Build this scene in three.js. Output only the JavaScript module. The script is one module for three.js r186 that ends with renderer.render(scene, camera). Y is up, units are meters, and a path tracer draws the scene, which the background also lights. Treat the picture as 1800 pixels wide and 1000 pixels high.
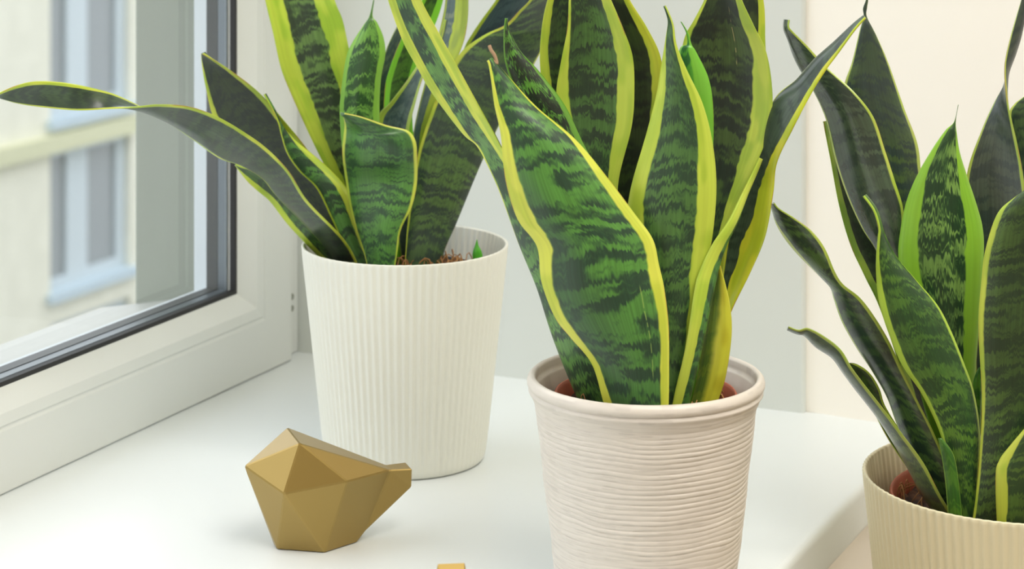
import * as THREE from 'three';
import { mergeGeometries } from 'three/addons/utils/BufferGeometryUtils.js';
import { RoundedBoxGeometry } from 'three/addons/geometries/RoundedBoxGeometry.js';
import { RectAreaLightUniformsLib } from 'three/addons/lights/RectAreaLightUniformsLib.js';

// ---------------------------------------------------------------- camera, sky, lights, exposure
const scene = new THREE.Scene();
const renderer = new THREE.WebGLRenderer({ antialias: true });
renderer.toneMapping = THREE.LinearToneMapping;
renderer.toneMappingExposure = 1.06;
renderer.shadowMap.enabled = true;
RectAreaLightUniformsLib.init();

// level camera with a shifted lens (the photograph's verticals are parallel); focal length 4000 px of 1800
const FPX = 4000, HORIZON = -400, TURN = THREE.MathUtils.degToRad(24.6);
const EYE = new THREE.Vector3(0.975, 1.4, 1.709);
const camera = new THREE.PerspectiveCamera(2 * THREE.MathUtils.radToDeg(Math.atan(1400 / FPX)), 1800 / 2800, 0.05, 300);
camera.position.copy(EYE);
camera.rotation.y = TURN;
camera.setViewOffset(1800, 2800, 0, 1800, 1800, 1000);
camera.focus = 1.42;
camera.userData.fStop = 8;
camera.updateProjectionMatrix();
camera.updateMatrixWorld();

// bright overcast sky
scene.background = new THREE.Color(0.95, 1.0, 1.06).multiplyScalar(2.2);

// unseen ceiling panel, added to supply the room light from the upper right
const PANELS = [[1.55, 1.1, 1.4, 1.3]];
const PANEL_NITS = 6.2, PANEL_COLOUR = new THREE.Color(1.0, 0.965, 0.90);
const CEILING = 2.7, SILL = 0.9;

// ---------------------------------------------------------------- helpers
const RIGHT = new THREE.Vector3(Math.cos(TURN), 0, -Math.sin(TURN));
const AHEAD = new THREE.Vector3(-Math.sin(TURN), 0, -Math.cos(TURN));
// a point at a real distance along the axis, from photograph measurements
function at(px, py, d) {
  return EYE.clone().addScaledVector(RIGHT, (px - 900) / FPX * d).addScaledVector(AHEAD, d)
    .add(new THREE.Vector3(0, -(py - HORIZON) / FPX * d, 0));
}
let seedState = 1;
function seed(n) { seedState = (n * 2654435761) >>> 0 || 1; }
function rnd() { seedState ^= seedState << 13; seedState >>>= 0; seedState ^= seedState >>> 17; seedState ^= seedState << 5; seedState >>>= 0; return seedState / 4294967296; }
const PERM = new Float32Array(65536);
seed(77); for (let i = 0; i < 65536; i++) PERM[i] = rnd();
function n2(x, y) {
  const xi = Math.floor(x), yi = Math.floor(y), fx = x - xi, fy = y - yi;
  const sx = fx * fx * (3 - 2 * fx), sy = fy * fy * (3 - 2 * fy);
  const a = PERM[(xi & 255) | ((yi & 255) << 8)], b = PERM[((xi + 1) & 255) | ((yi & 255) << 8)];
  const c = PERM[(xi & 255) | (((yi + 1) & 255) << 8)], d = PERM[((xi + 1) & 255) | (((yi + 1) & 255) << 8)];
  return a + (b - a) * sx + (c - a) * sy + (a - b - c + d) * sx * sy;
}
const smooth = (a, b, x) => { const t = Math.min(1, Math.max(0, (x - a) / (b - a))); return t * t * (3 - 2 * t); };
const lerp = (a, b, t) => a + (b - a) * t;
function along(v, t) { // number, or keys spread evenly over t
  if (!Array.isArray(v)) return v;
  const f = t * (v.length - 1), i = Math.min(v.length - 2, Math.floor(f));
  return lerp(v[i], v[i + 1], smooth(0, 1, f - i));
}
const used = {};
function numbered(name) { const n = used[name] = (used[name] ?? -1) + 1; return n ? name + '_' + String(n).padStart(3, '0') : name; }
function mesh(name, geometry, material, parent = scene) {
  const m = new THREE.Mesh(geometry, material);
  m.name = numbered(name); m.castShadow = m.receiveShadow = true; parent.add(m);
  return m;
}
function structure(name, geometry, material) { const m = new THREE.Mesh(geometry, material); m.name = name; m.userData.kind = 'structure'; m.castShadow = m.receiveShadow = true; scene.add(m); return m; }
function thing(name, label, category, pos, group) {
  const g = new THREE.Group(); g.name = numbered(name); g.position.copy(pos); g.userData = { label, category };
  if (group) g.userData.group = group;
  scene.add(g); g.updateMatrixWorld(); return g;
}
function box(x0, x1, y0, y1, z0, z1) { const g = new THREE.BoxGeometry(x1 - x0, y1 - y0, z1 - z0); g.translate((x0 + x1) / 2, (y0 + y1) / 2, (z0 + z1) / 2); return g; }
function mat(hex, roughness = 0.6, extra = {}) { return new THREE.MeshPhysicalMaterial({ color: hex, roughness, ...extra }); }
function canvasTexture(w, h, fill, repeat, srgb = true) {
  const data = new Uint8Array(w * h * 4);
  for (let j = 0; j < h; j++) for (let i = 0; i < w; i++) {
    const c = fill(i, j), k = 4 * (j * w + i);
    data[k] = c[0]; data[k + 1] = c[1]; data[k + 2] = c[2]; data[k + 3] = 255;
  }
  const t = new THREE.DataTexture(data, w, h, THREE.RGBAFormat);
  if (srgb) t.colorSpace = THREE.SRGBColorSpace;
  t.magFilter = THREE.LinearFilter; t.minFilter = THREE.LinearMipmapLinearFilter; t.generateMipmaps = true;
  if (repeat) { t.wrapS = t.wrapT = THREE.RepeatWrapping; }
  t.needsUpdate = true; return t;
}
// closed ring of a profile swept round a rectangle in the window plane: profile points [x, inset]
function frameRing(profile, z0, z1, y0, y1) {
  const pos = [], corner = (d, k) => [[z0 + d, y0 + d], [z1 - d, y0 + d], [z1 - d, y1 - d], [z0 + d, y1 - d]][k];
  for (let s = 0; s < profile.length; s++) {
    const [xa, da] = profile[s], [xb, db] = profile[(s + 1) % profile.length];
    for (let k = 0; k < 4; k++) {
      const n = (k + 1) % 4, A = corner(da, k), B = corner(da, n), C = corner(db, n), D = corner(db, k);
      const q = [[xa, A[1], A[0]], [xa, B[1], B[0]], [xb, C[1], C[0]], [xb, D[1], D[0]]];
      for (const i of [0, 1, 2, 0, 2, 3]) pos.push(...q[i]);
    }
  }
  const g = new THREE.BufferGeometry();
  g.setAttribute('position', new THREE.Float32BufferAttribute(pos, 3));
  g.computeVertexNormals(); return g;
}
// grid of points -> smooth indexed geometry
function gridGeometry(nu, nv, f, closedU = false) {
  const pos = [], uv = [], idx = [], cols = nu + 1;
  for (let j = 0; j <= nv; j++) for (let i = 0; i <= nu; i++) { const p = f(i / nu, j / nv); pos.push(p[0], p[1], p[2]); uv.push(i / nu, j / nv); }
  for (let j = 0; j < nv; j++) for (let i = 0; i < nu; i++) { const a = j * cols + i, b = a + 1, c = a + cols, d = c + 1; idx.push(a, b, d, a, d, c); }
  const g = new THREE.BufferGeometry();
  g.setAttribute('position', new THREE.Float32BufferAttribute(pos, 3));
  g.setAttribute('uv', new THREE.Float32BufferAttribute(uv, 2));
  g.setIndex(idx); g.computeVertexNormals();
  if (closedU) { const n = g.attributes.normal; for (let j = 0; j <= nv; j++) { const a = j * cols, b = a + nu; const v = new THREE.Vector3(n.getX(a) + n.getX(b), n.getY(a) + n.getY(b), n.getZ(a) + n.getZ(b)).normalize(); n.setXYZ(a, v.x, v.y, v.z); n.setXYZ(b, v.x, v.y, v.z); } }
  return g;
}

// ---------------------------------------------------------------- the room
const M = {
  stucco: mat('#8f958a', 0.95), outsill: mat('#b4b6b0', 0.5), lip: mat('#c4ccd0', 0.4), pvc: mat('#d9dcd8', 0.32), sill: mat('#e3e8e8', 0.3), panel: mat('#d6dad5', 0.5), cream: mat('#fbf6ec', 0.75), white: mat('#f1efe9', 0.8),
  gasket: mat('#1c1c1c', 0.6), spacer: mat('#6f777b', 0.35, { metalness: 0.5 }), dark: mat('#3b3f41', 0.5), hardware: mat('#85887a', 0.4),
  glass: new THREE.MeshPhysicalMaterial({ color: '#ffffff', roughness: 0, transmission: 1, thickness: 0, ior: 1.5 }),
};
const floorTex = canvasTexture(512, 512, (i, j) => { const k = n2(i * 0.35, j * 0.02) * 0.5 + n2(i * 0.08, j * 0.006) * 0.5; return [lerp(150, 185, k), lerp(132, 164, k), lerp(108, 138, k)]; }, true);
floorTex.repeat.set(3, 2);
const floorMat = new THREE.MeshStandardMaterial({ map: floorTex, roughness: 0.5 });
const RX = 4.6, RZ = 4.6;
structure('floor', box(-0.4, RX, -0.15, 0, -0.3, RZ), floorMat);
structure('ceiling', box(-0.4, RX + 0.2, CEILING, CEILING + 0.2, -0.3, RZ + 0.2), M.white);
structure('wall_right', box(RX, RX + 0.2, 0, CEILING, -0.3, RZ + 0.2), M.cream);
structure('wall_front', box(-0.4, RX, 0, CEILING, RZ, RZ + 0.2), M.cream);
// wall with the window: parapet under the sill, lintel, pier beyond the second sash
const W0 = 0.0, W1 = 2.4, WTOP = 2.32;
structure('wall_left', mergeGeometries([box(-0.06, 0.505, 0, SILL - 0.034, -0.3, RZ), box(-0.18, 0.443, WTOP, CEILING, -0.3, RZ), box(-0.18, 0.443, SILL - 0.034, WTOP, W1, RZ), box(-0.18, -0.07, SILL - 0.034, WTOP, -0.3, W0 - 0.012)]), M.cream);
structure('wall_outside', mergeGeometries([new RoundedBoxGeometry(0.126, 25, 40, 3, 0.006).translate(-0.117, -2.5, -20.0), ...[box(-0.18, -0.07, -15, SILL - 0.04, 0, 30), box(-0.18, -0.07, WTOP, 10, 0, 2.4), box(-0.18, -0.07, SILL - 0.04, 10, 2.4, 30)].map((b) => b.toNonIndexed())]), M.stucco);
{ const s = new THREE.Shape(); s.moveTo(-0.05, SILL + 0.05); s.lineTo(-0.215, SILL + 0.018); s.lineTo(-0.215, SILL - 0.02); s.lineTo(-0.212, SILL - 0.02); s.lineTo(-0.212, SILL + 0.014); s.lineTo(-0.05, SILL + 0.044); s.closePath();
  const g = new THREE.ExtrudeGeometry(s, { depth: 2.4, bevelEnabled: false }); structure('trim_2', g, M.outsill); }
// end wall: cool grey reveal panel beside the window, cream plaster wall beyond it
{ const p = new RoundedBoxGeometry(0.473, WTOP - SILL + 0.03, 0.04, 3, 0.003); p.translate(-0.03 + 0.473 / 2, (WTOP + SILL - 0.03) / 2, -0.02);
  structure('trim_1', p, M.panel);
  const w = box(0, RX + 0.3, 0, CEILING, -0.28, 0); w.translate(-0.003, 0, 0); w.rotateY(-THREE.MathUtils.degToRad(6)); w.translate(0.443, 0, -0.006);
  structure('wall_back', w, M.cream);
  structure('wall_back_core', box(-0.07, 0.46, SILL - 0.034, CEILING, -0.3, -0.042), M.cream); }
// window sill board with a rounded nose
{ const s = new THREE.Shape(), r = 0.006, x0 = -0.012, x1 = 0.535, y0 = SILL - 0.034, y1 = SILL;
  s.moveTo(x0, y0); s.lineTo(x1 - r, y0); s.quadraticCurveTo(x1, y0, x1, y0 + r); s.lineTo(x1, y1 - r); s.quadraticCurveTo(x1, y1, x1 - r, y1); s.lineTo(x0, y1); s.closePath();
  const g = new THREE.ExtrudeGeometry(s, { depth: 2.5, bevelEnabled: false, curveSegments: 8 }); g.translate(0, 0, -0.005);
  structure('window_sill', g, M.sill); }
function makeWindow(n, z0, z1) {
  const g = new THREE.Group(); g.name = 'window_' + n; g.userData.kind = 'structure'; scene.add(g);
  const y0 = SILL, y1 = WTOP - 0.01;
  mesh('outer_frame', frameRing([[-0.075, 0], [-0.012, 0], [-0.010, 0.002], [-0.010, 0.042], [-0.075, 0.042]], z0, z1, y0, y1), M.pvc, g);
  const a = z0 + 0.028, b = z1 - 0.028, c = y0 + 0.0003, d = y1 - 0.028, R = (p) => frameRing(p, a, b, c, d);
  const pane = (x) => { const q = new THREE.PlaneGeometry(b - a - 0.136, d - c - 0.136); q.rotateY(Math.PI / 2); q.translate(x, (c + d) / 2, (a + b) / 2); return q; };
  mesh('sash', R([[-0.016, 0], [-0.0015, 0], [0, 0.0015], [0, 0.044], [-0.0012, 0.0455], [-0.0012, 0.0465], [0, 0.048], [-0.001, 0.056], [-0.0115, 0.0695], [-0.012, 0.0705], [-0.0393, 0.0705], [-0.0393, 0.05], [-0.052, 0.05], [-0.052, 0]]), M.pvc, g);
  mesh('inner_gasket', R([[-0.0118, 0.0690], [-0.0118, 0.0735], [-0.0165, 0.0735], [-0.0165, 0.069]]), M.gasket, g);
  mesh('spacer_bar', R([[-0.0205, 0.069], [-0.0205, 0.0725], [-0.0290, 0.0725], [-0.0290, 0.069]]), M.spacer, g);
  mesh('sealant_strip', R([[-0.0290, 0.069], [-0.0290, 0.073], [-0.0395, 0.073], [-0.0395, 0.069]]), M.dark, g);
  mesh('outer_lip', R([[-0.0395, 0.06], [-0.0395, 0.0730], [-0.0520, 0.0692], [-0.056, 0.066], [-0.056, 0.06]]), M.lip, g);
  mesh('glass_pane', pane(-0.0199), M.glass, g);
  mesh('glass_pane', pane(-0.0391), M.glass, g);
  return g;
}
const win1 = makeWindow(1, 0.0, 1.24); makeWindow(2, 1.25, 2.4);
for (const [dy, r] of [[0.0505, 0.0028], [0.0405, 0.0026]]) { const g = new THREE.CylinderGeometry(r, r, 0.0024, 14); g.rotateZ(Math.PI / 2); g.translate(-0.0095, SILL + dy, 0.0135); mesh('frame_screw', g, M.hardware, win1); }

// added ceiling light panel, out of view: a glowing diffuser in a frame and an area light of the same size
PANELS.forEach(([x, z, w, d], i) => {
  const g = thing('added_ceiling_light', 'unseen square white ceiling light panel added to light the sill from the right', 'light', new THREE.Vector3(x, CEILING, z));
  const fr = [box(-w / 2 - 0.03, w / 2 + 0.03, -0.03, 0, -d / 2 - 0.03, -d / 2), box(-w / 2 - 0.03, w / 2 + 0.03, -0.03, 0, d / 2, d / 2 + 0.03), box(-w / 2 - 0.03, -w / 2, -0.03, 0, -d / 2, d / 2), box(w / 2, w / 2 + 0.03, -0.03, 0, -d / 2, d / 2)];
  mesh('frame', mergeGeometries(fr), M.pvc, g);
  mesh('diffuser', box(-w / 2, w / 2, -0.022, -0.006, -d / 2, d / 2), new THREE.MeshStandardMaterial({ color: '#f4f0e8', roughness: 0.9, emissive: PANEL_COLOUR, emissiveIntensity: 1.5 }), g);
  const l = new THREE.RectAreaLight(PANEL_COLOUR, PANEL_NITS, w, d); l.position.set(0, -0.026, 0); l.rotation.x = -Math.PI / 2; l.castShadow = true; g.add(l);
});

// ---------------------------------------------------------------- outside: street and the building opposite
structure('street', box(-60, -0.6, -15.3, -15, -90, 60), mat('#8d8c88', 0.9));
{
  const FX = -20, g = thing('apartment_building', 'pale cream apartment building across the street seen blurred through the window glass', 'building', new THREE.Vector3(FX, -15, -28));
  const wallTex = canvasTexture(256, 256, (i, j) => { const k = n2(i * 0.5, j * 0.5) * 8 + n2(i * 0.06, j * 0.05) * 10; return [232 + k * 0.8, 229 + k * 0.8, 212 + k * 0.8]; }, true);
  wallTex.repeat.set(0.25, 0.25);
  const render_ = new THREE.MeshStandardMaterial({ map: wallTex, roughness: 0.95 }), course = mat('#d9d8b4', 0.9), blueFrame = mat('#c9d4da', 0.5), pane = mat('#878e92', 0.3), sillM = mat('#bfd0db', 0.6);
  const Z = (z) => z + 28, Y = (y) => y + 15;
  const s = new THREE.Shape(); s.moveTo(-32, 0); s.lineTo(40, 0); s.lineTo(40, 22); s.lineTo(-32, 22); s.closePath();
  const cells = [];
  for (let c = -5; c <= 5; c++) for (let r = -4; r <= 3; r++) { const z0 = -29.26 + c * 5.4, y0 = -6.62 + r * 2.66; if (y0 < -14.5) continue; cells.push([z0, z0 + 2.17, y0, y0 + 2.2]); }
  for (const [z0, z1, y0, y1] of cells) { const h = new THREE.Path(); h.moveTo(Z(z0), Y(y0)); h.lineTo(Z(z0), Y(y1)); h.lineTo(Z(z1), Y(y1)); h.lineTo(Z(z1), Y(y0)); h.closePath(); s.holes.push(h); }
  const wg = new THREE.ExtrudeGeometry(s, { depth: 0.35, bevelEnabled: false }); wg.rotateY(-Math.PI / 2);
  mesh('wall', wg, render_, g);
  mesh('building_core', mergeGeometries([box(-8, -0.4, 0, 22, -32, 40)]), render_, g);
  for (const [z0, z1, y0, y1] of cells) {
    const a = Z(z0), b = Z(z1), c = Y(y0), d = Y(y1), w = b - a;
    const f = mesh('window', mergeGeometries([box(-0.22, -0.1, c + 0.2, d - 0.12, a, a + 0.26), box(-0.22, -0.1, c + 0.2, d - 0.12, b - 0.1, b), box(-0.22, -0.1, c + 0.2, d - 0.12, a + w * 0.49, a + w * 0.74), box(-0.22, -0.1, d - 0.12, d, a, b), box(-0.22, -0.1, c, c + 0.2, a, b)]), blueFrame, g);
    mesh('pane', box(-0.2, -0.16, c + 0.1, d - 0.06, a + 0.1, b - 0.05), pane, f);
    mesh('sill', box(-0.2, 0.12, c - 0.12, c + 0.02, a - 0.1, b + 0.1), sillM, f);
  }
  for (const [y0, y1] of [[-4.42, -4.16], [1.0, 1.26]]) mesh('string_course', box(-0.05, 0.16, Y(y0), Y(y1), -1.26, 40), course, g);
  mesh('roof', box(-8.3, 0.4, 22, 22.4, -32.5, 40.5), mat('#7e7a74', 0.9), g);
}

// ---------------------------------------------------------------- planters
function ribbedPlanter(g, rTop, rBot, h, ribs, amp, material) {
  const rows = [[0, 0.0, 0], [0.6, 0.0, 0], [0.955, 0.0, 0], [0.985, 0.0018, 0.1], [1, 0.006, 0.3]];   // bottom: [fraction of radius, y, rib weight]
  const prof = [];
  for (const [k, y, wgt] of rows) prof.push([rBot * k, y, wgt]);
  const R = (y) => lerp(rBot, rTop, (y - 0.006) / (h - 0.006));
  for (let i = 1; i <= 18; i++) { const y = 0.006 + (h - 0.0115) * i / 18; prof.push([R(y), y, i === 1 ? 0.7 : 1]); }
  prof.push([R(h - 0.003), h - 0.003, 0.8], [R(h) + 0.0001, h - 0.0008, 0.5], [R(h) - 0.0007, h, 0.4], [R(h) - 0.0016, h - 0.0002, 0.4], [R(h) - 0.0023, h - 0.0012, 0.5]);
  for (let i = 1; i <= 16; i++) { const y = h - 0.004 - (h - 0.010) * i / 16; prof.push([R(y) - 0.0026, y, i === 16 ? 0.3 : 1]); }
  prof.push([0, 0.0058, 0]);
  const n = ribs * 8, m = prof.length - 1;
  const geo = gridGeometry(n, m, (u, v) => {
    const p = prof[Math.round(v * m)], a = u * Math.PI * 2, c = Math.cos(a * ribs), r = p[0] + amp * p[2] * (c > 0 ? Math.pow(c, 0.8) : -Math.pow(-c, 1.3)) * 0.9;
    return [Math.cos(a) * Math.max(0, r), p[1], -Math.sin(a) * Math.max(0, r)];
  }, true);
  return mesh('shell', geo, material, g);
}
function ropedPlanter(g, rTop, rBot, h, material) {
  // rolled rim, two broad rings below it, then fine uneven coils to the foot
  const N = 520, prof = [];
  prof.push(['p', 0, 0], ['p', rBot - 0.004, 0], ['p', rBot - 0.001, 0.001]);
  const yRim = h - 0.0125, rows = 330;
  for (let i = 0; i <= rows; i++) prof.push(['w', 0, 0.002 + (yRim - 0.002) * i / rows]);
  const rim = [[-0.0022, -0.0112], [-0.0012, -0.0104], [-0.0010, -0.0092], [-0.0018, -0.0080], [-0.0020, -0.0074], [-0.0009, -0.0066], [-0.0001, -0.0054], [0, -0.0040], [-0.0004, -0.0022], [-0.0016, -0.0007], [-0.0030, 0], [-0.0044, -0.0006], [-0.0052, -0.0018], [-0.0054, -0.0050], [-0.0056, -0.0068], [-0.0068, -0.0076], [-0.0072, -0.0090]];
  for (const [dr, dy] of rim) prof.push(['r', dr, h + dy]);
  for (let i = 1; i <= 8; i++) { const y = h - 0.009 - (h - 0.015) * i / 8; prof.push(['p', lerp(rBot, rTop, y / h) - 0.0075, y]); }
  prof.push(['p', 0, 0.006]);
  const m = prof.length - 1;
  const base = (y) => rBot + (rTop - 0.0045 - rBot) * Math.pow(y / yRim, 1.0);
  const geo = gridGeometry(N, m, (u, v) => {
    const p = prof[Math.round(v * m)], a = u * Math.PI * 2, cx = Math.cos(a), cz = -Math.sin(a), y = p[2];
    let r;
    if (p[0] === 'p') r = p[1];
    else if (p[0] === 'r') r = rTop + p[1] + (n2(cx * 3 + 9, cz * 3 + y * 300) - 0.5) * 0.0004;
    else {
      const q = (y / 0.0031) + (n2(cx * 2.4 + 20, cz * 2.4 + y * 60) - 0.5) * 0.9 + (n2(cx * 5 + 50, cz * 5 + y * 120) - 0.5) * 0.2;
      const k = Math.floor(q), f = q - k, coil = Math.sqrt(Math.max(0, 1 - Math.pow(2 * f - 1, 2)));
      const amp = 0.0009 * (0.35 + 0.75 * PERM[(k * 37 + 11) & 65535]) * (0.45 + 0.8 * n2(cx * 3 + 70, cz * 3 + y * 90));
      r = base(y) + amp * (coil - 0.6) + (n2(cx * 2 + 5, cz * 2 + y * 130) - 0.5) * 0.0007;
      r = lerp(rTop - 0.0028, r, smooth(yRim + 0.001, yRim - 0.006, y));
    }
    return [cx * r, y, cz * r];
  }, true);
  return mesh('shell', geo, material, g);
}
const ivoryPlastic = mat('#e7e7dc', 0.36), creamPlastic = mat('#e9e0be', 0.42);
const potTex = canvasTexture(1024, 512, (i, j) => { // whitewashed finish rubbed thin on some coils
  const k = n2(i * 0.05, j * 0.9) * 0.5 + n2(i * 0.012, j * 0.16) * 0.5, streak = smooth(0.66, 0.8, n2(i * 0.035 + 90, j * 0.6)) * 0.6, f = k * 14 - streak * 20;
  return [214 + f, 206 + f, 196 + f * 0.95]; });
const ropedMat = new THREE.MeshPhysicalMaterial({ map: potTex, roughness: 0.4 });

// axis, rim and size of each planter as measured: px of the axis, depth, rim height
const A = { px: 712, d: 1.663, rim: SILL + 0.156, foot: SILL + 0.0003 }, B = { px: 1135, d: 1.382, rim: SILL + 0.135, foot: SILL + 0.0003 }, C = { px: 1790, d: 1.45, rim: SILL + 0.053, foot: SILL - 0.147 };
for (const p of [A, B, C]) { const v = at(p.px, 0, p.d); p.pos = new THREE.Vector3(v.x, p.foot, v.z); }
{ const g = thing('planter', 'white vertically ribbed plastic planter at the back of the sill by the window frame', 'planter', A.pos);
  ribbedPlanter(g, 0.0752, 0.0590, A.rim - A.foot, 80, 0.00055, ivoryPlastic); }
{ const g = thing('planter', 'white planter wound with fine horizontal coils under a rolled rim', 'planter', B.pos);
  ropedPlanter(g, 0.0722, 0.0535, B.rim - B.foot, ropedMat); }
{ const g = thing('planter', 'cream ribbed planter below the front edge of the sill', 'planter', C.pos);
  ribbedPlanter(g, 0.098, 0.077, C.rim - C.foot, 104, 0.0007, creamPlastic); }
{ // small table that carries the planter in front of the sill
  const t = thing('side_table', 'round white side table under the cream ribbed planter', 'table', new THREE.Vector3(C.pos.x, 0, C.pos.z));
  const top = new THREE.LatheGeometry([[0, 0], [0.10, 0], [0.112, 0.002], [0.115, 0.006], [0.115, 0.016], [0.112, 0.02], [0, 0.02]].map(([x, y]) => new THREE.Vector2(x, y)), 64); top.translate(0, C.foot - 0.0203, 0);
  mesh('table_top', top, M.white, t);
  for (let k = 0; k < 3; k++) { const a = k * 2.094 + 0.5, c = new THREE.CatmullRomCurve3([new THREE.Vector3(Math.cos(a) * 0.06, C.foot - 0.02, Math.sin(a) * 0.06), new THREE.Vector3(Math.cos(a) * 0.1, 0.002, Math.sin(a) * 0.1)]); mesh('leg', new THREE.TubeGeometry(c, 4, 0.012, 12, false), M.white, t); }
}

// ---------------------------------------------------------------- snake plants
const hex = (h) => [parseInt(h.slice(1, 3), 16), parseInt(h.slice(3, 5), 16), parseInt(h.slice(5, 7), 16)];
const DARK = '#26382a', MID = '#3f6b34', YEL = '#c9cf3e', LIME = '#8fb52e';
function leafTexture(o, Lm, Wm) {
  const W = 256, H = 1024, d = hex(o.d ?? DARK), l = hex(o.l ?? MID).map((c, k) => c + [12, 6, -2][k]), m = hex(o.m ?? YEL).map((c, k) => lerp(c, [222, 240, 125][k], 0.24)), mg = hex(o.g ?? '#9aba34'), sd = o.seed * 17.3, freq = o.f ?? 95, con = o.c ?? 1;
  const thr = o.thr ?? 0.5, jag = o.jag ?? 1;
  return canvasTexture(W, H, (i, j) => {
    const u = i / (W - 1), v = j / (H - 1), s = v * Lm, w = (u - 0.5) * Wm;
    const bow = Math.abs(u - 0.5) * 0.010;
    const wob = (n2(w * 45 + sd, s * 22) - 0.5) * 0.007 + (n2(w * 1300 + sd, s * 120) - 0.5) * 0.0030 * jag + (n2(w * 420, s * 90 + sd) - 0.5) * 0.0026;
    const q = (s + wob + bow) * freq * 3.4;
    const b = n2(w * 55 + sd + 3, q) * 0.6 + n2(w * 130 + sd, q * 1.9) * 0.4;
    let t = smooth(thr - 0.15, thr + 0.15, b) * lerp(1, smooth(0.1, 0.75, n2(w * 30 + 40 + sd, s * 14)), 0.55);
    t = Math.min(1, t * con);
    const vein = 0.90 + 0.2 * n2(w * 1500 + sd, s * 25), r = [0, 0, 0];
    const jl = (n2(s * 260, sd + 5) - 0.5) * 0.016 + (n2(s * 60, sd + 15) - 0.5) * 0.03, jr = (n2(s * 260, sd + 25) - 0.5) * 0.016 + (n2(s * 60, sd + 35) - 0.5) * 0.03;
    const ml = along(o.mL ?? 0.08, v), mr = along(o.mR ?? 0.08, v), k = (o.soft ?? 0.012);
    const inM = Math.max(ml > 0 ? smooth(k, -k, u - ml * (1 + jl * 6)) : 0, mr > 0 ? smooth(k, -k, (1 - u) - mr * (1 + jr * 6)) : 0);
    const mv = smooth(0.35, 0.8, n2(w * 200 + sd, s * 75)) * 0.6 * (o.mix ?? 1), ms = 0.97 + 0.06 * n2(w * 900, s * 22 + sd);
    const tan = smooth(0.006, 0.0, Math.min(u, 1 - u)) * smooth(0.62, 0.75, n2(s * 70 + sd, 3.3)) * 0.6;
    const sc = o.scar ? smooth(0.006, 0.002, Math.abs(u - o.scar[0] - 0.01 * n2(v * 30, sd))) * smooth(o.scar[1], o.scar[1] + 0.02, v) * smooth(o.scar[2], o.scar[2] - 0.02, v) * smooth(0.25, 0.5, n2(v * 120, 8)) * 0.9 : 0;
    for (let c = 0; c < 3; c++) {
      const body = (lerp(d[c], l[c], t) + 5) * vein, marg = lerp(lerp(m[c], mg[c], mv) * ms, [176, 120, 60][c], tan);
      r[c] = Math.max(0, Math.min(255, lerp(lerp(body, marg, inM), (o.scar ?? [0])[3] ? [176, 160, 110][c] : [150, 176, 88][c], sc)));
    }
    return r;
  });
}
function cr(p0, p1, p2, p3, t) { return 0.5 * (2 * p1 + (p2 - p0) * t + (2 * p0 - 5 * p1 + 4 * p2 - p3) * t * t + (3 * p1 - p0 - 3 * p2 + p3) * t * t * t); }
let leafSeed = 0;
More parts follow.
